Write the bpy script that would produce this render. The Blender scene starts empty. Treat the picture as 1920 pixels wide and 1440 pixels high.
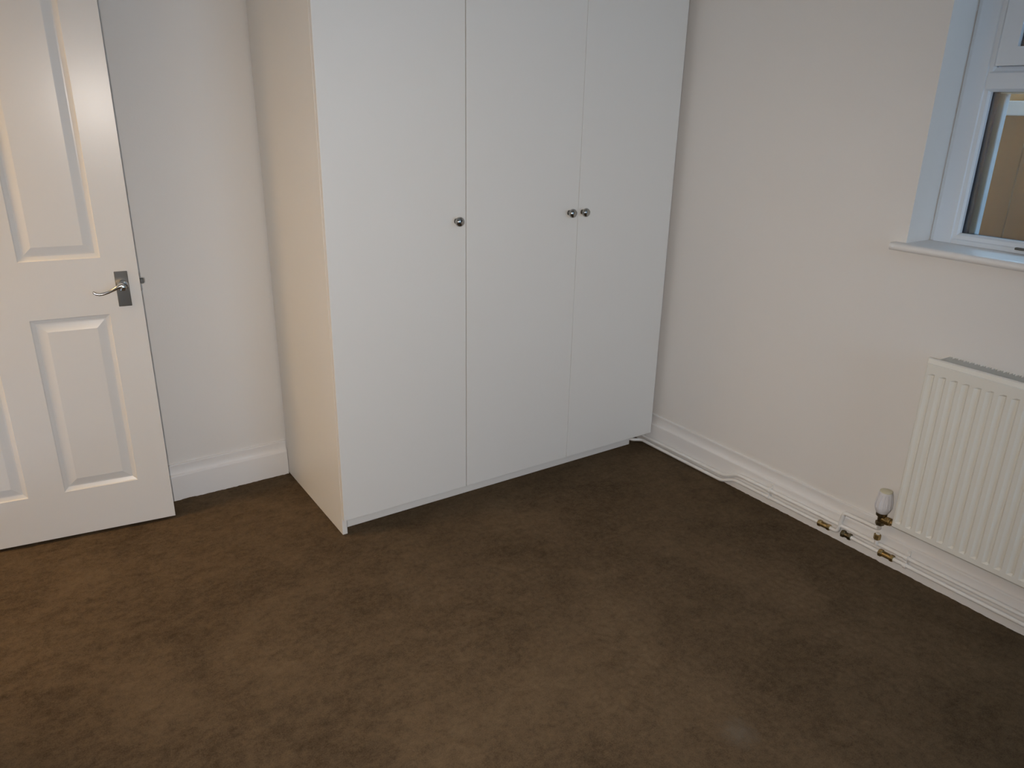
import bpy, bmesh, math, random
from mathutils import Vector, Matrix
random.seed(7)
S = bpy.context.scene
COL = S.collection

# ------------------------------------------------------------------ camera
cam_d = bpy.data.cameras.new('camera'); cam = bpy.data.objects.new('camera', cam_d); COL.objects.link(cam)
cam_d.sensor_width = 36.0; cam_d.lens = 36.0 * 1421.88 / 1920.0; cam_d.clip_start = 0.02
yaw, pit, rol = math.radians(34.4006), math.radians(-20.2634), math.radians(1.1829)
fwd = Vector((math.sin(yaw)*math.cos(pit), math.cos(yaw)*math.cos(pit), math.sin(pit)))
rgt = Vector((math.cos(yaw), -math.sin(yaw), 0)); upv = rgt.cross(fwd)
r2 = rgt*math.cos(rol) + upv*math.sin(rol); u2 = -rgt*math.sin(rol) + upv*math.cos(rol)
CAM = Vector((-2.333, -2.2382, 1.4453))
M = Matrix((r2, u2, -fwd)).transposed().to_4x4(); M.translation = CAM
cam.matrix_world = M
S.camera = cam

# ------------------------------------------------------------------ world, lamps, exposure
W = bpy.data.worlds.new('world'); S.world = W; W.use_nodes = True
wb = W.node_tree.nodes['Background']
wb.inputs[0].default_value = (0.48, 0.68, 0.95, 1); wb.inputs[1].default_value = 7.0     # overcast late-afternoon sky
S.view_settings.view_transform = 'Standard'; S.view_settings.look = 'None'
S.view_settings.exposure = 0.0; S.view_settings.gamma = 1.0
S.view_settings.use_curve_mapping = False

# the camera's own flash, just left of and above the lens
fl = bpy.data.lights.new('camera_flash', 'SPOT'); fo = bpy.data.objects.new('camera_flash', fl); COL.objects.link(fo)
fl.energy = 113; fl.color = (1.0, 0.905, 0.835); fl.spot_size = math.radians(108); fl.spot_blend = 1.0; fl.shadow_soft_size = 0.035
FM = M @ Matrix.Rotation(math.radians(-2.5), 4, 'X'); FM.translation = CAM - r2*0.085 - u2*0.02 + fwd*0.01
fo.matrix_world = FM

# weak warm fill light, added out of view below the ceiling for ambient
rl = bpy.data.lights.new('room_fill', 'POINT'); ro = bpy.data.objects.new('room_fill', rl); COL.objects.link(ro)
rl.energy = 1.2; rl.color = (1.0, 0.86, 0.68); rl.shadow_soft_size = 0.12; ro.location = (-1.35, -2.0, 2.15)

# warm lamp in the hall outside the open door
hl = bpy.data.lights.new('hall_lamp', 'POINT'); ho = bpy.data.objects.new('hall_lamp', hl); COL.objects.link(ho)
hl.energy = 46; hl.color = (1.0, 0.60, 0.20); hl.shadow_soft_size = 0.20; ho.location = (-3.20, 0.39, 2.28)

# ------------------------------------------------------------------ materials
def mat(name, color, rough=0.5, metal=0.0, bump=None, spec=0.5, coat=0.0, var=None, stretch=None):
    m = bpy.data.materials.new(name); m.use_nodes = True
    nt = m.node_tree; b = nt.nodes['Principled BSDF']
    b.inputs['Base Color'].default_value = (*color, 1); b.inputs['Roughness'].default_value = rough
    b.inputs['Metallic'].default_value = metal; b.inputs['Specular IOR Level'].default_value = spec
    b.inputs['Coat Weight'].default_value = coat
    tc = None
    def noise(scale, detail):
        nonlocal tc
        if tc is None:
            tc = nt.nodes.new('ShaderNodeTexCoord')
        n = nt.nodes.new('ShaderNodeTexNoise'); n.inputs['Scale'].default_value = scale; n.inputs['Detail'].default_value = detail
        if stretch:
            mp = nt.nodes.new('ShaderNodeMapping'); mp.inputs['Scale'].default_value = stretch
            nt.links.new(tc.outputs['Object'], mp.inputs[0]); nt.links.new(mp.outputs[0], n.inputs['Vector'])
        else:
            nt.links.new(tc.outputs['Object'], n.inputs['Vector'])
        return n
    if var:
        n = noise(var[0], 4); rp = nt.nodes.new('ShaderNodeValToRGB')
        rp.color_ramp.elements[0].position = 0.3; rp.color_ramp.elements[1].position = 0.7
        rp.color_ramp.elements[0].color = (*[c*(1-var[1]) for c in color], 1)
        rp.color_ramp.elements[1].color = (*[min(1, c*(1+var[1])) for c in color], 1)
        nt.links.new(n.outputs['Fac'], rp.inputs[0]); nt.links.new(rp.outputs[0], b.inputs['Base Color'])
    if bump:
        n = noise(bump[0], 3); bp = nt.nodes.new('ShaderNodeBump')
        bp.inputs['Strength'].default_value = bump[1]; bp.inputs['Distance'].default_value = 0.001
        nt.links.new(n.outputs['Fac'], bp.inputs['Height']); nt.links.new(bp.outputs[0], b.inputs['Normal'])
    return m

m_wall = mat('wall_paint', (0.76, 0.742, 0.712), 0.85, bump=(260, 0.25), var=(1.6, 0.012), spec=0.25)
m_ceil = mat('ceiling_paint', (0.80, 0.79, 0.77), 0.9, spec=0.2)
m_foil = mat('wardrobe_foil', (0.752, 0.742, 0.708), 0.42, bump=(420, 0.12), spec=0.35)
m_gloss = mat('white_gloss_paint', (0.76, 0.745, 0.715), 0.26, bump=(130, 0.08), spec=0.31, stretch=(1, 1, 0.25))
m_skirt = mat('skirting_paint', (0.78, 0.77, 0.755), 0.4, bump=(60, 0.12), spec=0.4)
m_pvc = mat('white_pvc', (0.64, 0.71, 0.78), 0.35, spec=0.4)
m_rad = mat('radiator_enamel', (0.76, 0.75, 0.69), 0.4, spec=0.4)
m_pipe = mat('painted_pipe', (0.80, 0.79, 0.76), 0.3, spec=0.5, var=(30, 0.03))
m_plast = mat('white_plastic', (0.70, 0.695, 0.715), 0.4)
m_cap = mat('cream_plastic', (0.62, 0.59, 0.44), 0.4)
m_chrome = mat('chrome', (0.62, 0.62, 0.61), 0.16, 1.0)
m_knob = mat('knob_chrome', (0.40, 0.40, 0.39), 0.14, 1.0)
m_satin = mat('satin_chrome', (0.34, 0.335, 0.32), 0.26, 1.0)
m_brass = mat('brass', (0.40, 0.29, 0.13), 0.45, 1.0, var=(90, 0.3))
m_dkbrass = mat('tarnished_brass', (0.19, 0.15, 0.085), 0.42, 1.0, var=(90, 0.4))
m_dark = mat('dark_gap', (0.05, 0.05, 0.05), 0.8)
m_spacer = mat('dark_spacer', (0.018, 0.032, 0.075), 0.6)
m_grey = mat('grey_metal', (0.13, 0.135, 0.13), 0.45, 0.5)
m_render = mat('outer_render', (0.17, 0.21, 0.24), 0.9, bump=(80, 0.5), var=(9, 0.15))
m_fence = mat('fence_timber', (0.066, 0.021, 0.003), 0.9, var=(2.2, 0.35), stretch=(6, 6, 0.35), spec=0.1)
m_fence2 = mat('weathered_timber', (0.13, 0.062, 0.022), 0.9, var=(2.2, 0.25), stretch=(6, 6, 0.35), spec=0.1)
m_rail = mat('white_rail_paint', (0.14, 0.125, 0.115), 0.5, var=(6, 0.05))
m_ground = mat('paving', (0.2, 0.19, 0.18), 0.9, var=(5, 0.2))
m_hall = mat('hall_paint', (0.72, 0.64, 0.5), 0.9)

m_glass = bpy.data.materials.new('window_glass'); m_glass.use_nodes = True
nt = m_glass.node_tree; nt.nodes.remove(nt.nodes['Principled BSDF'])
tr = nt.nodes.new('ShaderNodeBsdfTransparent'); gl = nt.nodes.new('ShaderNodeBsdfGlossy'); gl.inputs['Roughness'].default_value = 0.02
tr.inputs[0].default_value = (0.90, 0.93, 0.93, 1)
fr = nt.nodes.new('ShaderNodeFresnel'); fr.inputs[0].default_value = 1.45; mx = nt.nodes.new('ShaderNodeMixShader')
nt.links.new(fr.outputs[0], mx.inputs[0]); nt.links.new(tr.outputs[0], mx.inputs[1]); nt.links.new(gl.outputs[0], mx.inputs[2])
nt.links.new(mx.outputs[0], nt.nodes['Material Output'].inputs[0])

# carpet: brown cut pile, brushed in patches
m_carpet = bpy.data.materials.new('brown_carpet'); m_carpet.use_nodes = True
nt = m_carpet.node_tree; b = nt.nodes['Principled BSDF']; L = nt.links.new
b.inputs['Roughness'].default_value = 0.95; b.inputs['Specular IOR Level'].default_value = 0.08
b.inputs['Sheen Weight'].default_value = 0.0; b.inputs['Sheen Roughness'].default_value = 0.6
b.inputs['Sheen Tint'].default_value = (0.5, 0.38, 0.26, 1)
tc = nt.nodes.new('ShaderNodeTexCoord')
def nz(scale, detail, rough=0.5, dist=0.0, rot=0.0, sc=(1, 1, 1)):
    mp = nt.nodes.new('ShaderNodeMapping'); mp.inputs['Rotation'].default_value = (0, 0, rot); mp.inputs['Scale'].default_value = sc
    n = nt.nodes.new('ShaderNodeTexNoise'); n.inputs['Scale'].default_value = scale; n.inputs['Detail'].default_value = detail
    n.inputs['Roughness'].default_value = rough; n.inputs['Distortion'].default_value = dist
    L(tc.outputs['Object'], mp.inputs[0]); L(mp.outputs[0], n.inputs['Vector']); return n
def math_n(op, a, bb):
    n = nt.nodes.new('ShaderNodeMath'); n.operation = op
    for i, v in enumerate((a, bb)):
        if isinstance(v, (int, float)): n.inputs[i].default_value = v
        else: L(v, n.inputs[i])
    return n.outputs[0]
big = nz(2.6, 3, 0.55, 0.6); mid = nz(15, 4, 0.62, 0.5, 0.6, (1, 1.6, 1)); tuft = nz(66, 4, 0.75); fib = nz(300, 3, 0.75)
# the pile is trodden and brushed near the door (towards -x), even by the far wall
sx = nt.nodes.new('ShaderNodeSeparateXYZ'); L(tc.outputs['Object'], sx.inputs[0])
mr = nt.nodes.new('ShaderNodeMapRange'); mr.interpolation_type = 'SMOOTHSTEP'; L(sx.outputs[0], mr.inputs['Value'])
mr.inputs['From Min'].default_value = -0.5; mr.inputs['From Max'].default_value = -2.1
mr.inputs['To Min'].default_value = 0.16; mr.inputs['To Max'].default_value = 0.23
midc = math_n('MULTIPLY', math_n('SUBTRACT', mid.outputs['Fac'], 0.5), mr.outputs[0])
v = math_n('ADD', math_n('MULTIPLY', big.outputs['Fac'], 0.28), math_n('ADD', midc, 0.090))
v = math_n('ADD', v, math_n('MULTIPLY', tuft.outputs['Fac'], 0.25))
v = math_n('ADD', v, math_n('MULTIPLY', fib.outputs['Fac'], 0.30))
rp = nt.nodes.new('ShaderNodeValToRGB'); el = rp.color_ramp.elements
el[0].position = 0.38; el[0].color = (0.049, 0.0335, 0.0192, 1)
el[1].position = 0.62; el[1].color = (0.141, 0.0995, 0.0590, 1)
L(v, rp.inputs[0])
# a small pale scuff of fluff on the pile
vm = nt.nodes.new('ShaderNodeVectorMath'); vm.operation = 'DISTANCE'; L(tc.outputs['Object'], vm.inputs[0]); vm.inputs[1].default_value = (-1.028, -1.355, 0)
ms = nt.nodes.new('ShaderNodeMapRange'); L(math_n('ADD', vm.outputs['Value'], math_n('MULTIPLY', math_n('SUBTRACT', tuft.outputs['Fac'], 0.5), 0.10)), ms.inputs['Value'])
ms.inputs['From Min'].default_value = 0.055; ms.inputs['From Max'].default_value = 0.0; ms.inputs['To Max'].default_value = 0.35
mxs = nt.nodes.new('ShaderNodeMix'); mxs.data_type = 'RGBA'; L(ms.outputs[0], mxs.inputs[0]); L(rp.outputs[0], mxs.inputs[6])
mxs.inputs[7].default_value = (0.20, 0.18, 0.15, 1); L(mxs.outputs[2], b.inputs['Base Color'])
bp = nt.nodes.new('ShaderNodeBump'); bp.inputs['Strength'].default_value = 0.6; bp.inputs['Distance'].default_value = 0.003
L(math_n('ADD', math_n('MULTIPLY', tuft.outputs['Fac'], 0.7), math_n('MULTIPLY', fib.outputs['Fac'], 0.5)), bp.inputs['Height'])
L(bp.outputs[0], b.inputs['Normal'])

# ------------------------------------------------------------------ helpers
def box(bm, x0, x1, y0, y1, z0, z1):
    vs = [bm.verts.new(p) for p in ((x0,y0,z0),(x1,y0,z0),(x1,y1,z0),(x0,y1,z0),(x0,y0,z1),(x1,y0,z1),(x1,y1,z1),(x0,y1,z1))]
    for f in ((0,3,2,1),(4,5,6,7),(0,1,5,4),(1,2,6,5),(2,3,7,6),(3,0,4,7)): bm.faces.new([vs[i] for i in f])
def bevel(bm, w, seg=2):
    bmesh.ops.bevel(bm, geom=bm.edges[:], offset=w, segments=seg, profile=0.5, affect='EDGES')
def sweep(bm, prof, a, bb, axis):
    """closed 2D profile extruded along axis ('x' or 'y') from a to bb; prof = (offset, z) pairs"""
    rings = []
    for t in (a, bb):
        rings.append([bm.verts.new((t, p, z) if axis == 'x' else (p, t, z)) for p, z in prof])
    n = len(prof)
    for i in range(n):
        bm.faces.new((rings[0][i], rings[0][(i+1) % n], rings[1][(i+1) % n], rings[1][i]))
    bm.faces.new(rings[0][::-1]); bm.faces.new(rings[1])
def lathe(bm, prof, origin, axis, seg=24):
    """profile (r, t) pairs revolved about axis through origin"""
    ax = Vector(axis).normalized(); u = ax.orthogonal().normalized(); w = ax.cross(u); o = Vector(origin)
    rings = []
    for r, t in prof:
        if r < 1e-6: rings.append([bm.verts.new(o + ax*t)])
        else: rings.append([bm.verts.new(o + ax*t + (u*math.cos(2*math.pi*k/seg) + w*math.sin(2*math.pi*k/seg))*r) for k in range(seg)])
    for A, B in zip(rings, rings[1:]):
        for k in range(seg):
            q = [A[k % len(A)], A[(k+1) % len(A)], B[(k+1) % len(B)], B[k % len(B)]]
            q = list(dict.fromkeys(q))
            if len(q) > 2: bm.faces.new(q)
    for R in (rings[0], rings[-1]):
        if len(R) > 2: bm.faces.new(R)
def fillet(pts, rad, n=5):
    pts = [Vector(p) for p in pts]; out = [pts[0]]
    for i in range(1, len(pts)-1):
        p, a, c = pts[i], pts[i-1], pts[i+1]
        d1, d2 = (a-p), (c-p); r = min(rad, d1.length*0.49, d2.length*0.49)
        s, e = p + d1.normalized()*r, p + d2.normalized()*r
        for k in range(n+1):
            t = k/n; out.append(s*(1-t)**2 + p*2*t*(1-t) + e*t*t)
    return out + [pts[-1]]
def tube(bm, pts, radii, seg=12, flat=1.0):
    pts = [Vector(p) for p in pts]
    if not isinstance(radii, (list, tuple)): radii = [radii]*len(pts)
    rings = []; ref = None
    for i, p in enumerate(pts):
        t = (pts[min(i+1, len(pts)-1)] - pts[max(i-1, 0)]).normalized()
        if ref is None: ref = t.orthogonal().normalized()
        u = (ref - t*ref.dot(t)).normalized(); ref = u; w = t.cross(u)
        rings.append([bm.verts.new(p + (u*math.cos(2*math.pi*k/seg)*flat + w*math.sin(2*math.pi*k/seg))*radii[i]) for k in range(seg)])
    for A, B in zip(rings, rings[1:]):
        for k in range(seg): bm.faces.new((A[k], A[(k+1) % seg], B[(k+1) % seg], B[k]))
    bm.faces.new(rings[0][::-1]); bm.faces.new(rings[-1])
def obj(name, bm, m, parent=None, smooth=False, label=None):
    bmesh.ops.recalc_face_normals(bm, faces=bm.faces[:])
    me = bpy.data.meshes.new(name); bm.to_mesh(me); bm.free()
    if smooth:
        for f in me.polygons: f.use_smooth = True
        me.set_sharp_from_angle(angle=math.radians(40))
    me.materials.append(m); o = bpy.data.objects.new(name, me); COL.objects.link(o)
    if parent is not None:
        o.parent = parent; o.matrix_parent_inverse = parent.matrix_world.inverted()
    if label: o['label'] = label
    return o
def thing(name, label, cat, loc=(0, 0, 0), rz=0.0, kind=None, group=None):
    o = bpy.data.objects.new(name, None); COL.objects.link(o); o.empty_display_size = 0.1
    o.matrix_world = Matrix.Translation(loc) @ Matrix.Rotation(rz, 4, 'Z')
    o['label'] = label; o['category'] = cat
    if kind: o['kind'] = kind
    if group: o['group'] = group
    return o
def struct(o, label=None, cat=None):
    o['kind'] = 'structure'
    if label: o['label'] = label
    if cat: o['category'] = cat
    return o
B = bmesh.new

# ------------------------------------------------------------------ room shell
XL, YB, YF, ZC = -2.75, 0.61, -4.3, 2.42           # left wall, back wall, front wall, ceiling
# carpet as the floor: a fine pile relief where the camera sees it
import numpy as np
nx, ny = 420, 420
gx = np.linspace(XL - 0.0, 0.0, nx); gy = np.linspace(-2.3, YB, ny)
rng = np.random.default_rng(3)
hgt = rng.random((ny, nx)); hgt = (hgt + np.roll(hgt, 1, 0) + np.roll(hgt, 1, 1) + np.roll(np.roll(hgt, 1, 0), 1, 1))/4
low = rng.random((ny//12+2, nx//12+2))
iy = np.arange(ny)/12; ix = np.arange(nx)/12
y0 = iy.astype(int); x0 = ix.astype(int); fy = (iy-y0)[:, None]; fx = (ix-x0)[None, :]
lo = low[np.ix_(y0, x0)]*(1-fy)*(1-fx) + low[np.ix_(y0+1, x0)]*fy*(1-fx) + low[np.ix_(y0, x0+1)]*(1-fy)*fx + low[np.ix_(y0+1, x0+1)]*fy*fx
Z = -0.0045*hgt - 0.002*lo
V = np.empty((ny*nx, 3)); V[:, 0] = np.tile(gx, ny); V[:, 1] = np.repeat(gy, nx); V[:, 2] = Z.ravel()
i = (np.arange(ny-1)[:, None]*nx + np.arange(nx-1)[None, :]).ravel()
Fq = np.stack([i, i+1, i+nx+1, i+nx], 1)
base = len(V)
extra = np.array([(XL, YF, 0), (0, YF, 0), (0, -2.3, -0.003), (XL, -2.3, -0.003)], float)
me = bpy.data.meshes.new('floor')
me.from_pydata(np.vstack([V, extra]).tolist(), [], Fq.tolist() + [[base, base+1, base+2, base+3]])
for p in me.polygons: p.use_smooth = True
me.materials.append(m_carpet)
floor = bpy.data.objects.new('floor', me); COL.objects.link(floor); struct(floor, 'brown cut-pile carpet covering the whole floor', 'floor')

bm = B(); box(bm, XL-0.1, 0.3, YF-0.1, YB+0.1, ZC, ZC+0.1)
struct(obj('ceiling', bm, m_ceil))
bm = B(); box(bm, XL-0.12, 0.3, YB, YB+0.1, -0.05, ZC)
struct(obj('wall_back', bm, m_wall), 'plain off-white wall behind the open door and wardrobes', 'wall')
VX0, VX1, VZ0, VZ1 = -1.3, -0.2, 0.8, 2.2        # a second window, behind the camera
bm = B(); box(bm, XL-0.12, VX0, YF-0.2, YF, -0.05, ZC); box(bm, VX1, 0.3, YF-0.2, YF, -0.05, ZC)
box(bm, VX0, VX1, YF-0.2, YF, -0.05, VZ0); box(bm, VX0, VX1, YF-0.2, YF, VZ1, ZC)
struct(obj('wall_front', bm, m_wall))
# right wall with the window opening
WY0, WY1, WZ0, WZ1, WT = -2.15, -0.974, 1.045, 2.12, 0.215
bm = B()
box(bm, 0, WT, WY1, YB, -0.05, ZC); box(bm, 0, WT, YF, WY0, -0.05, ZC)
box(bm, 0, WT, WY0, WY1, -0.05, WZ0); box(bm, 0, WT, WY0, WY1, WZ1, ZC)
struct(obj('wall_right', bm, m_wall), 'off-white wall with the window and radiator', 'wall')
# left wall with the doorway the door belongs to
bm = B()
DY0, DY1 = -0.215, 0.575
box(bm, XL-0.12, XL, YF, DY0, -0.05, ZC); box(bm, XL-0.12, XL, DY1, YB, -0.05, ZC); box(bm, XL-0.12, XL, DY0, DY1, 2.02, ZC)
struct(obj('wall_left', bm, m_wall))
# the hall beyond the doorway
bm = B(); box(bm, -4.2, XL-0.12, -1.4, 1.4, -0.06, -0.004); struct(obj('floor_hall', bm, m_carpet))
bm = B(); box(bm, -4.3, -4.2, -1.4, 1.4, -0.06, ZC); box(bm, -4.2, XL-0.12, -1.5, -1.4, -0.06, ZC); box(bm, -4.2, XL-0.12, 1.4, 1.5, -0.06, ZC)
struct(obj('wall_hall', bm, m_hall))
bm = B(); box(bm, -4.3, XL-0.12, -1.5, 1.5, ZC, ZC+0.1); struct(obj('ceiling_hall', bm, m_ceil))

# skirting boards: flat face, groove, concave moulding
def skirt(d):                                      # d = thickness; offsets measured from the wall
    return [(0, -0.03), (d, -0.03), (d, 0.0935), (d-0.0006, 0.0975), (d-0.0025, 0.0998), (d-0.0060, 0.1008), (d-0.0080, 0.1035),
            (d-0.0100, 0.109), (d-0.0115, 0.116), (d-0.0120, 0.124), (d-0.0120, 0.133), (d-0.0108, 0.1385), (d-0.0118, 0.1410), (0, 0.1415)]
bm = B(); sweep(bm, [(YB-p, z) for p, z in skirt(0.018)], XL, -1.502, 'x')
struct(obj('baseboard_back', bm, m_skirt, smooth=True), 'white moulded skirting between the open door and the wardrobe', 'skirting')
bm = B(); sweep(bm, [(-p, z) for p, z in skirt(0.018)], YF, YB-0.002, 'y')
struct(obj('baseboard_right', bm, m_skirt, smooth=True), 'white moulded skirting behind the heating pipes', 'skirting')
bm = B(); sweep(bm, [(XL+p, z) for p, z in skirt(0.018)], YF, DY0-0.07, 'y')
struct(obj('baseboard_left', bm, m_skirt, smooth=True))

# ------------------------------------------------------------------ wardrobes
def knob(parent, x, z):
    bm = B()
    lathe(bm, [(0.0, 0), (0.0095, 0), (0.0095, 0.0025), (0.0055, 0.004), (0.0052, 0.011), (0.0075, 0.0135), (0.0125, 0.0155),
               (0.0155, 0.0190), (0.0165, 0.0225), (0.0162, 0.0255), (0.0145, 0.0290), (0.0112, 0.0318), (0.0070, 0.0335), (0.0, 0.0342)], (x, 0, z), (0, -1, 0), 28)
    return obj('knob', bm, m_knob, parent, smooth=True, label='round chrome knob')
def wardrobe(name, label, x0, x1, doors, knobs, plinth, partitions):
    t = thing(name, label, 'wardrobe', ((x0+x1)/2, 0.3, 0))
    H, th = 2.36, 0.018
    def panel(pn, *a):
        bm = B(); box(bm, *a); bevel(bm, 0.0008, 1); return obj(pn, bm, m_foil, t)
    panel('side_panel', x0, x0+th, 0.0195, 0.598, 0.0, H)
    panel('side_panel', x1-th, x1, 0.0195, 0.598, 0.152, H)
    for c in partitions: panel('partition', c-0.008, c+0.008, 0.0195, 0.588, 0.082, H-th)
    panel('top_panel', x0+th, x1-th, 0.0195, 0.598, H-th, H)
    panel('bottom_panel', x0+th, x1-th, 0.0195, 0.598, 0.064, 0.064+th)
    panel('back_panel', x0+th, x1-th, 0.588, 0.597, 0.07, H-th)
    panel('plinth', plinth[0], plinth[1], 0.060, 0.076, 0.0, 0.064)
    for (a, c), (kx, kz) in zip(doors, knobs):
        bm = B(); box(bm, a, c, 0.0, 0.018, 0.064, H-0.002); bevel(bm, 0.0009, 2)
        d = obj('door', bm, m_foil, t)
        knob(d, kx, kz)
    return t
wardrobe('wardrobe', 'tall white three-door fitted wardrobe with three round chrome knobs, in the corner', -1.5, -0.0355,
         [(-1.4995, -1.0042), (-1.0012, -0.5186), (-0.5172, -0.0350)], [(-1.0405, 1.0728), (-0.5610, 1.0728), (-0.4985, 1.0722)], (-1.482, -0.105), (-1.0027, -0.5179))

# ------------------------------------------------------------------ open panelled door
ang = math.radians(-7.484)
e = Vector((math.cos(ang), math.sin(ang), 0)); DW = 0.762
latch_pt = Vector((-1.9724, 0.4572, 0.0)) + e*0.004
hinge = latch_pt - e*DW
door = thing('door_1', 'open white panelled door with a chrome lever handle', 'door', (hinge.x, hinge.y, 0), ang, kind='structure')
# local frame: x from the hinge (0) to the latch edge (DW), front face at y=0 facing -y, leaf thickness 0.04
def dobj(name, bm, m, parent=None, smooth=False, label=None):
    bm.transform(door.matrix_world)
    return obj(name, bm, m, parent or door, smooth, label)
DH, DB, TH = 1.985, 0.009, 0.040
PX = [(0.102, 0.329), (0.433, 0.660)]              # panel openings, measured from the latch edge: mirrored
PX = [(DW-0.660, DW-0.433), (DW-0.327, DW-0.102)]
PZ = [(0.177, 0.779), (0.963, 1.865)]
xs = sorted({0, DW, *[q for p in PX for q in p]}); zs = sorted({DB, DH, *[q for p in PZ for q in p]})
bm = B()
def inpanel(xa, xb, za, zb): return any(abs(xa-p[0]) < 1e-6 and abs(xb-p[1]) < 1e-6 for p in PX) and any(abs(za-q[0]) < 1e-6 and abs(zb-q[1]) < 1e-6 for q in PZ)
grid = {}
def gv(x, y, z):
    k = (round(x, 5), round(y, 5), round(z, 5))
    if k not in grid: grid[k] = bm.verts.new((x, y, z))
    return grid[k]
for xa, xb in zip(xs, xs[1:]):
    for za, zb in zip(zs, zs[1:]):
        if not inpanel(xa, xb, za, zb):
            for y in (0.0, TH):
                bm.faces.new([gv(xa, y, za), gv(xb, y, za), gv(xb, y, zb), gv(xa, y, zb)])
for xa, xb in zip(xs, xs[1:]):
    for z in (DB, DH): bm.faces.new([gv(xa, 0, z), gv(xb, 0, z), gv(xb, TH, z), gv(xa, TH, z)])
for za, zb in zip(zs, zs[1:]):
    for x in (0, DW): bm.faces.new([gv(x, 0, za), gv(x, 0, zb), gv(x, TH, zb), gv(x, TH, za)])
# moulded edge of every opening, sloping down into the leaf
steps = [(0.0, 0.0), (0.003, 0.0035), (0.009, 0.0065), (0.014, 0.0090)]
for p in PX:
    for q in PZ:
        for face, sg in ((0.0, 1), (TH, -1)):
            rings = []
            for ins, dep in steps:
                y = face + sg*dep
                c = [(p[0]+ins, y, q[0]+ins), (p[1]-ins, y, q[0]+ins), (p[1]-ins, y, q[1]-ins), (p[0]+ins, y, q[1]-ins)]
                rings.append([gv(*k) for k in c])
            for A, C in zip(rings, rings[1:]):
                for k in range(4): bm.faces.new([A[k], A[(k+1) % 4], C[(k+1) % 4], C[k]])
leaf = dobj('door_leaf', bm, m_gloss)
# raised fields
for p in PX:
    for q in PZ:
        bm = B(); rr = []
        for face, sg in ((0.0, 1), (TH, -1)):
            rings = []
            for ins, dep in ((0.0139, 0.0090), (0.018, 0.0088), (0.040, 0.0022), (0.0425, 0.0016)):
                y = face + sg*dep
                rings.append([bm.verts.new(k) for k in ((p[0]+ins, y, q[0]+ins), (p[1]-ins, y, q[0]+ins), (p[1]-ins, y, q[1]-ins), (p[0]+ins, y, q[1]-ins))])
            for A, C in zip(rings, rings[1:]):
                for k in range(4): bm.faces.new([A[k], A[(k+1) % 4], C[(k+1) % 4], C[k]])
            bm.faces.new(rings[-1]); rr.append(rings[0])
        for k in range(4): bm.faces.new([rr[0][k], rr[0][(k+1) % 4], rr[1][(k+1) % 4], rr[1][k]])
        dobj('panel', bm, m_gloss)
# lever handle on its back plate
def lx(d): return DW - d
bm = B(); box(bm, lx(0.0715), lx(0.0325), -0.0035, 0.0005, 0.8015, 0.9165); bevel(bm, 0.0015, 2)
plate = dobj('handle_plate', bm, m_satin, label='polished metal back plate')
bm = B()
lathe(bm, [(0.0, 0.0), (0.0155, 0.0), (0.0165, 0.004), (0.0145, 0.008), (0.0095, 0.010), (0.009, 0.030), (0.0105, 0.034), (0.0105, 0.044), (0.006, 0.047), (0.0, 0.0475)], (lx(0.051), -0.003, 0.872), (0, -1, 0), 24)
pts = [(0.049, -0.042, 0.8775), (0.058, -0.043, 0.8765), (0.070, -0.044, 0.8715), (0.083, -0.045, 0.8650), (0.096, -0.0455, 0.8595), (0.109, -0.0455, 0.8560), (0.120, -0.0455, 0.8550), (0.129, -0.0455, 0.8572), (0.1355, -0.0455, 0.8622), (0.1365, -0.0455, 0.8665)]
tube(bm, [(lx(a), c, d) for a, c, d in pts], [0.0078, 0.0078, 0.0062, 0.005, 0.0047, 0.0047, 0.0048, 0.0046, 0.0042, 0.0026], 12, 1.0)
dobj('lever', bm, m_chrome, plate, True, label='curved chrome lever')
# latch bolt and its plate on the edge of the leaf
bm = B(); box(bm, DW-0.0005, DW+0.0012, 0.008, 0.032, 0.845, 0.905); bevel(bm, 0.0004, 1)
lp = dobj('latch_plate', bm, m_satin)
bm = B(); sweep(bm, [(0.014, 0.868), (0.027, 0.868), (0.027, 0.885), (0.014, 0.885)], DW, DW+0.012, 'x'); bevel(bm, 0.002, 1)
dobj('latch_bolt', bm, m_grey, lp)
# hinges at the other edge
for z in (0.22, 1.0, 1.75):
    bm = B(); lathe(bm, [(0, 0), (0.005, 0), (0.005, 0.09), (0, 0.09)], (-0.004, 0.044, z), (0, 0, 1), 12)
    dobj('hinge', bm, m_satin, smooth=True)

# ------------------------------------------------------------------ window
win = thing('window_1', 'white framed window with a deep reveal and sill above the radiator', 'window', (0.15, (WY0+WY1)/2, WZ0), kind='structure')
FX0, FX1 = 0.125, 0.195
def wobj(name, bm, m, parent=None, smooth=False, label=None): return obj(name, bm, m, parent or win, smooth, label)
# sill board with a rounded nose, wider than the opening
bm = B()
nose = [(-0.030 - 0.011*math.sin(math.pi*k/8) + 0.004, 1.0425 + 0.0115*(1-math.cos(math.pi*k/8))) for k in range(9)]
prof = [(-0.0005, 1.0425)] + nose + [(-0.0005, 1.0655)]
sweep(bm, prof, WY0-0.034, WY1+0.034, 'y')
box(bm, -0.001, FX0+0.02, WY0+0.0005, WY1-0.0005, 1.0455, 1.0655)
wobj('sill', bm, m_skirt, smooth=True)
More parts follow.
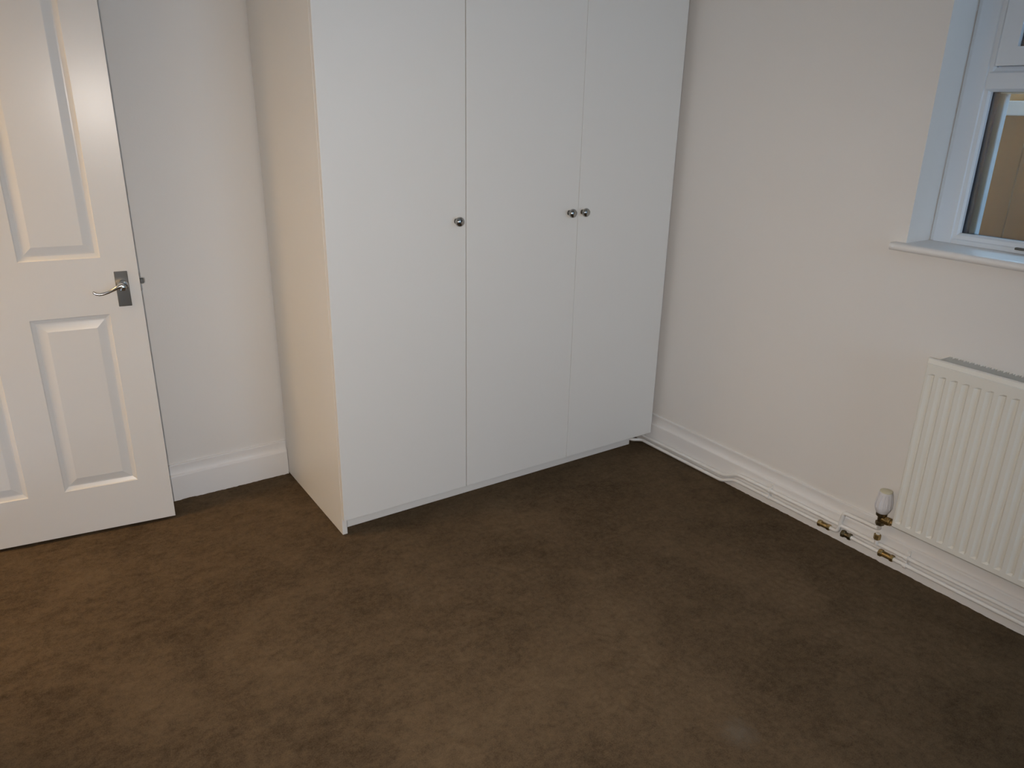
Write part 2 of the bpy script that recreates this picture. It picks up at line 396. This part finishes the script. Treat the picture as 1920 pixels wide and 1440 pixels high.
# frame: outer bars with a small step towards the room
def bar_y(bm, y0, y1, z0, z1, x0=FX0, x1=FX1): box(bm, x0, x1, y0, y1, z0, z1)
Y1 = WY1 - 0.001; Y0 = WY0 + 0.001; Z0 = 1.066; Z1 = WZ1 - 0.001
TZ0, TZ1 = 1.505, 1.571                               # transom
J = Y1 - 0.0165                                       # inner edge of the flat outer strip
GL = -1.0615                                          # edge of the glass opening
MY = -1.56                                            # mullion centre
MZ = Z0 + 0.0325
def frame_member(pts):                                # sloped bead towards the glass: extruded profile
    bm = B(); sweep(bm, *pts); return bm
# left jamb: profile in plan (x,y) swept up in z
def jamb(prof, z0, z1):
    bm = B(); rings = [[bm.verts.new((x, y, z)) for x, y in prof] for z in (z0, z1)]; n = len(prof)
    for i in range(n): bm.faces.new((rings[0][i], rings[0][(i+1) % n], rings[1][(i+1) % n], rings[1][i]))
    bm.faces.new(rings[0][::-1]); bm.faces.new(rings[1]); return bm
lj = [(FX1, Y1), (FX0+0.010, Y1), (FX0+0.008, J+0.006), (FX0, J+0.002), (FX0, GL+0.020), (FX0+0.003, GL+0.017), (FX0+0.004, GL+0.006), (FX0+0.010, GL), (FX0+0.022, GL), (FX0+0.022, GL+0.004), (FX0+0.046, GL+0.004), (FX0+0.046, GL-0.004), (FX1, GL-0.008)]
wobj('frame_jamb', jamb(lj, Z0, Z1), m_pvc)
rj = [(x, WY0+WY1-y) for x, y in lj]
wobj('frame_jamb', jamb(rj, Z0, Z1), m_pvc)
def hbar(prof): bm = B(); sweep(bm, [(x if abs(x-FX0) > 1e-6 else x-0.0006, z) for x, z in prof], WY0+WY1-GL-0.012, GL+0.012, 'y'); return bm
wobj('frame_bottom', hbar([(FX1, Z0), (FX0, Z0), (FX0, MZ-0.020), (FX0+0.003, MZ-0.017), (FX0+0.004, MZ-0.006), (FX0+0.010, MZ), (FX0+0.022, MZ), (FX0+0.022, MZ-0.006), (FX1, MZ-0.016)]), m_pvc)
wobj('frame_top', hbar([(FX1, Z1), (FX0, Z1), (FX0, Z1-0.05), (FX0+0.012, Z1-0.06), (FX1, Z1-0.06)]), m_pvc)
wobj('transom', hbar([(FX0, TZ0+0.008), (FX0, TZ1-0.016), (FX0+0.006, TZ1-0.010), (FX0+0.010, TZ1), (FX0+0.030, TZ1), (FX0+0.030, TZ1+0.014), (FX1, TZ1+0.016), (FX1, TZ0-0.004), (FX0+0.046, TZ0-0.004), (FX0+0.046, TZ0+0.004), (FX0+0.022, TZ0+0.004), (FX0+0.022, TZ0), (FX0+0.008, TZ0)]), m_pvc)
bm = B(); box(bm, FX0, FX1, MY-0.032, MY+0.032, Z0+0.02, Z1-0.02); bevel(bm, 0.006, 2); wobj('mullion', bm, m_pvc)
# opening top lights: sash frame, pane
for k, (sa, sb) in enumerate(((GL-0.002, MY+0.034), (MY-0.034, WY0+WY1-GL+0.002))):
    hi, lo_ = max(sa, sb), min(sa, sb); z0, z1, w = TZ1+0.003, Z1-0.062, 0.049
    bm = B()
    for a in ((lo_, hi, z0, z0+w), (lo_, hi, z1-w, z1), (lo_, lo_+w, z0+w, z1-w), (hi-w, hi, z0+w, z1-w)):
        box(bm, FX0-0.006, FX0+0.0285, *a)
    sash = wobj('top_sash', bm, m_pvc)
    bm = B(); box(bm, FX0+0.006, FX0+0.010, lo_+w-0.006, hi-w+0.006, z0+w-0.006, z1-w+0.006); wobj('pane', bm, m_glass, sash)
    bm = B()
    for a in ((lo_+w-0.004, hi-w+0.004, z0+w-0.004, z0+w+0.003), (lo_+w-0.004, hi-w+0.004, z1-w-0.003, z1-w+0.004), (lo_+w-0.004, lo_+w+0.016, z0+w+0.003, z1-w-0.003), (hi-w-0.016, hi-w+0.004, z0+w+0.003, z1-w-0.003)):
        box(bm, FX0+0.0105, FX0+0.0280, *a)
    wobj('spacer_bar', bm, m_spacer, sash)
# fixed lower lights: panes, dark spacer bars
for hi, lo_ in ((GL, MY+0.032), (MY-0.032, WY0+WY1-GL)):
    for x in (FX0+0.0235, FX0+0.0405):
        bm = B(); box(bm, x, x+0.004, lo_-0.003, hi+0.003, MZ-0.0055, TZ0+0.003); wobj('pane', bm, m_glass)
    bm = B(); s = 0.0125
    for a in ((lo_-0.003, hi+0.003, MZ-0.003, MZ-0.0005), (lo_-0.003, hi+0.003, TZ0+0.0005, TZ0+0.003), (lo_-0.003, lo_+s, MZ, TZ0), (hi-s, hi+0.003, MZ, TZ0)):
        box(bm, FX0+0.028, FX0+0.0400, *a)
    wobj('spacer_bar', bm, m_spacer)
# small grey catch at the foot of the frame
bm = B(); box(bm, FX0-0.012, FX0, -1.30, -1.232, Z0+0.010, Z0+0.017); bevel(bm, 0.002, 2)
wobj('window_catch', bm, m_grey, label='small grey metal catch')

w2 = thing('window_2', 'white framed window in the wall behind the camera', 'window', ((VX0+VX1)/2, YF-0.1, VZ0), kind='structure')
for a in ((VX0, VX1, VZ0, VZ0+0.06), (VX0, VX1, VZ1-0.06, VZ1), (VX0, VX0+0.06, VZ0+0.06, VZ1-0.06), (VX1-0.06, VX1, VZ0+0.06, VZ1-0.06)):
    bm = B(); box(bm, a[0]+0.001, a[1]-0.001, YF-0.15, YF-0.08, a[2]+0.001, a[3]-0.001); obj('frame_bar', bm, m_pvc, w2)
bm = B(); box(bm, VX0+0.055, VX1-0.055, YF-0.117, YF-0.113, VZ0+0.055, VZ1-0.055); obj('pane', bm, m_glass, w2)

# outer sill and the view outside: a timber fence with a white rail
bm = B(); sweep(bm, [(FX1-0.004, 1.03), (0.27, 1.02), (0.27, 1.045), (FX1-0.004, 1.068)], WY0, WY1, 'y')
wobj('outer_sill', bm, m_render)
for ya, yb in ((GL-0.0265, GL-0.0045), (WY0+WY1-GL+0.0045, WY0+WY1-GL+0.0265)):
    bm = B(); box(bm, FX0+0.047, FX1+0.004, ya, yb, MZ-0.018, TZ0+0.003); bevel(bm, 0.002, 1); wobj('outer_bead', bm, m_render)
fence = thing('garden_fence', 'brown timber fence with a white rail outside the window', 'fence', (1.25, -1.0, 0))
y = -3.4; k = 0
while y < 1.6:
    w = 0.118 + random.uniform(-0.004, 0.004); off = random.uniform(-0.004, 0.004)
    bm = B(); box(bm, 1.25+off, 1.27+off, y, y+w-0.005, -0.3, 1.462); bevel(bm, 0.002, 1)
    obj('board', bm, m_fence, fence)
    bm = B(); box(bm, 1.262+off, 1.28+off, y, y+w-0.005, 1.463, 1.62); bevel(bm, 0.002, 1)
    obj('upper_board', bm, m_fence2, fence, label='paler upper fence board')
    y += w; k += 1
bm = B(); box(bm, 1.205, 1.2445, -3.4, 1.6, 1.440, 1.497); bevel(bm, 0.004, 2)
obj('rail', bm, m_rail, fence, label='white painted rail')
bm = B(); box(bm, 0.3, 4.0, -5, 3, -0.4, -0.3); struct(obj('ground', bm, m_ground))

# ------------------------------------------------------------------ radiator
RY0, RY1, RZ0, RZ1, RXF, RXB = -1.955, -1.1535, 0.173, 0.757, -0.086, -0.072
rad = thing('radiator', 'cream white panel radiator with vertical flutes under the window', 'radiator', ((RXF)/2, (RY0+RY1)/2, RZ0))
cols = [(RY1, RXB), (RY1, RXF+0.006), (RY1-0.002, RXF+0.002), (RY1-0.006, RXF)]
ny_ = 23
ycols = [(c[0], c[1], 0) for c in cols]
for n in range(ny_):
    c = -1.1752 - 0.0337*n
    for dy, d in ((0.0105, 0), (-0.0005, 1), (-0.0055, 1), (-0.0105, 0)):
        ycols.append((c+dy, RXF, d))
ycols += [(RY0+0.006, RXF, 0), (RY0+0.002, RXF+0.002, 0), (RY0, RXF+0.006, 0), (RY0, RXB, 0)]
zrows = [(RZ0, 1.0), (RZ0+0.004, 0.35), (RZ0+0.010, 0), (0.1985, 0), (0.2055, 2), (0.7065, 2), (0.7125, 0), (0.7405, 0), (0.7425, 0.22), (0.7545, 0.50), (RZ1, 1.0)]
bm = B(); G = []
for z, sl in zrows:
    row = []
    for yy, x, d in ycols:
        xx = x
        if sl == 2 and d: xx = x + 0.0046
        elif sl not in (0, 2): xx = max(x, RXF + (RXB-RXF)*sl)
        row.append(bm.verts.new((xx, yy, z)))
    G.append(row)
for a, c in zip(G, G[1:]):
    for i in range(len(a)-1): bm.faces.new((a[i], a[i+1], c[i+1], c[i]))
bk = [bm.verts.new((RXB, p[0], p[1])) for p in ((RY1, RZ0), (RY0, RZ0), (RY0, RZ1), (RY1, RZ1))]
bm.faces.new(bk)
bmesh.ops.remove_doubles(bm, verts=bm.verts[:], dist=0.0001)
obj('front_panel', bm, m_rad, rad)
bm = B(); n = 0; yy = RY1-0.022; left = True; prof = []
while yy > RY0+0.04:
    prof += [(-0.0722, yy), (-0.0722, yy-0.006), (-0.010, yy-0.008), (-0.010, yy-0.014)]; yy -= 0.016
lo1 = [bm.verts.new((x, q, 0.235)) for x, q in prof]; hi1 = [bm.verts.new((x, q, 0.757)) for x, q in prof]
for i in range(len(prof)-1): bm.faces.new((lo1[i], lo1[i+1], hi1[i+1], hi1[i]))
obj('convector_fins', bm, m_rad, rad)
for yb in (-1.33, -1.78):
    for za, zb in ((0.63, 0.70), (0.24, 0.29)):
        bm = B(); box(bm, -0.0725, -0.0005, yb-0.018, yb+0.018, za, zb); obj('bracket', bm, m_rad, rad)

# ------------------------------------------------------------------ heating pipes along the right skirting
pip = thing('heating_pipes', 'pair of white painted heating pipes with brass fittings along the right skirting', 'pipe', (-0.03, -0.9, 0.02))
PXC, PR = -0.0300, 0.0075
bm = B(); tube(bm, fillet([(PXC, 0.36, 0.030), (PXC, 0.03, 0.029), (PXC, -0.435, 0.033), (PXC, -0.49, 0.0655), (PXC, -3.4, 0.0655)], 0.03), PR, 12)
obj('pipe', bm, m_pipe, pip, True)
bm = B(); tube(bm, fillet([(-0.120, 0.250, 0.022), (-0.098, 0.120, 0.020), (-0.085, 0.066, 0.016), (PXC-0.010, 0.046, 0.0125), (PXC-0.007, -0.02, 0.0095), (PXC-0.004, -0.42, 0.0095), (PXC, -0.48, 0.036), (PXC, -0.949, 0.037), (PXC-0.002, -0.962, 0.1195), (PXC-0.004, -1.094, 0.1225), (PXC-0.020, -1.0995, 0.1495)], 0.013), PR, 12)
obj('pipe', bm, m_pipe, pip, True)
bm = B(); tube(bm, [(PXC, -0.975, 0.040), (PXC, -1.18, 0.038), (PXC, -3.4, 0.038)], PR, 12)
obj('pipe', bm, m_pipe, pip, True)
def nut(bm, c, ax, r, l): lathe(bm, [(0, -l/2), (r*0.86, -l/2), (r, -l/2+0.0015), (r, l/2-0.0015), (r*0.86, l/2), (0, l/2)], c, ax, 6)
def coupling(name, y0, y1, z, m, r=0.0125):
    L_ = abs(y1-y0); bm = B()
    nut(bm, (PXC, y0-0.006, z), (0, 1, 0), r, 0.013); nut(bm, (PXC, y1+0.006, z), (0, 1, 0), r*0.92, 0.012)
    lathe(bm, [(0, 0), (0.0098, 0), (0.0098, L_-0.01), (0, L_-0.01)], (PXC, y0-0.005, z), (0, -1, 0), 16)
    return obj(name, bm, m, pip, label=None)
coupling('fitting', -0.872, -0.920, 0.036, m_brass)['label'] = 'bright brass compression fitting'
coupling('fitting', -0.966, -1.003, 0.040, m_dkbrass, 0.0135)['label'] = 'dark tarnished compression fitting'
coupling('fitting', -1.108, -1.160, 0.039, m_brass, 0.0135)['label'] = 'brass compression fitting'
# stub rising from the upper pipe with a capped brass nut
bm = B(); tube(bm, [(PXC-0.010, -1.0965, 0.066), (PXC-0.010, -1.0965, 0.110)], 0.0072, 12); obj('pipe_stub', bm, m_pipe, pip, True)
bm = B(); nut(bm, (PXC-0.011, -1.0965, 0.0965), (0, 0, 1), 0.0118, 0.020); obj('fitting', bm, m_brass, pip, label='small brass nut')
# saddle clips
def clip(y, name='pipe_clip'):
    bm = B()
    for z in (0.0655, 0.037):
        lathe(bm, [(0.0080, -0.006), (0.0102, -0.006), (0.0102, 0.006), (0.0080, 0.006)], (PXC, y, z), (0, 1, 0), 16)
    box(bm, -0.0225, -0.0185, y-0.006, y+0.006, 0.022, 0.088)
    box(bm, PXC-0.003, -0.0185, y-0.005, y+0.005, 0.0475, 0.0555)
    lathe(bm, [(0, 0), (0.004, 0), (0.003, 0.002), (0, 0.0025)], (-0.0225, y, 0.084), (-1, 0, 0), 10)
    return obj(name, bm, m_pipe, pip, True, label='white plastic double clip')
clip(-0.648); clip(-1.200)

# thermostatic valve on the radiator's left end
VX, VY = -0.052, -1.1005
val = thing('radiator_valve', 'white thermostatic radiator valve on a brass body beside the radiator', 'valve', (VX, VY, 0.15))
bm = B(); lathe(bm, [(0, 0.196), (0.0185, 0.196), (0.0215, 0.200), (0.0255, 0.212), (0.0265, 0.224), (0.0250, 0.238), (0.0220, 0.252), (0.0212, 0.268), (0.0205, 0.272), (0, 0.272)], (VX, VY, 0), (0, 0, 1), 24)
hd = obj('valve_head', bm, m_plast, val, True)
bm = B()
for k in range(14):
    a = 2*math.pi*k/14; c, s_ = math.cos(a), math.sin(a)
    tube(bm, [(VX+c*0.0262, VY+s_*0.0262, 0.216), (VX+c*0.0254, VY+s_*0.0254, 0.236), (VX+c*0.0222, VY+s_*0.0222, 0.252), (VX+c*0.0212, VY+s_*0.0212, 0.264)], 0.0016, 6)
obj('grip_ribs', bm, m_plast, hd, True)
bm = B(); lathe(bm, [(0, 0.2715), (0.0200, 0.2715), (0.0195, 0.2750), (0.016, 0.2765), (0, 0.2770)], (VX, VY, 0), (0, 0, 1), 24)
obj('valve_cap', bm, m_cap, hd, True, label='cream end cap')
bm = B(); lathe(bm, [(0, 0.150), (0.0105, 0.150), (0.0125, 0.153), (0.0125, 0.160), (0.0095, 0.162), (0.0100, 0.178), (0.0135, 0.181), (0.0175, 0.185), (0.0180, 0.1965), (0, 0.1965)], (VX, VY, 0), (0, 0, 1), 20)
nut(bm, (VX, VY, 0.155), (0, 0, 1), 0.0145, 0.013)
obj('valve_body', bm, m_dkbrass, val, True)
bm = B(); lathe(bm, [(0, 0), (0.0085, 0), (0.0085, 0.018), (0.0125, 0.018), (0.0125, 0.034), (0.009, 0.036), (0.009, 0.060), (0, 0.060)], (VX, VY-0.004, 0.1725), (-0.12, -1, 0.1), 16)
nut(bm, (VX-0.003, VY-0.026, 0.1745), (-0.12, -1, 0.1), 0.0145, 0.016)
obj('union_nut', bm, m_brass, val, True)
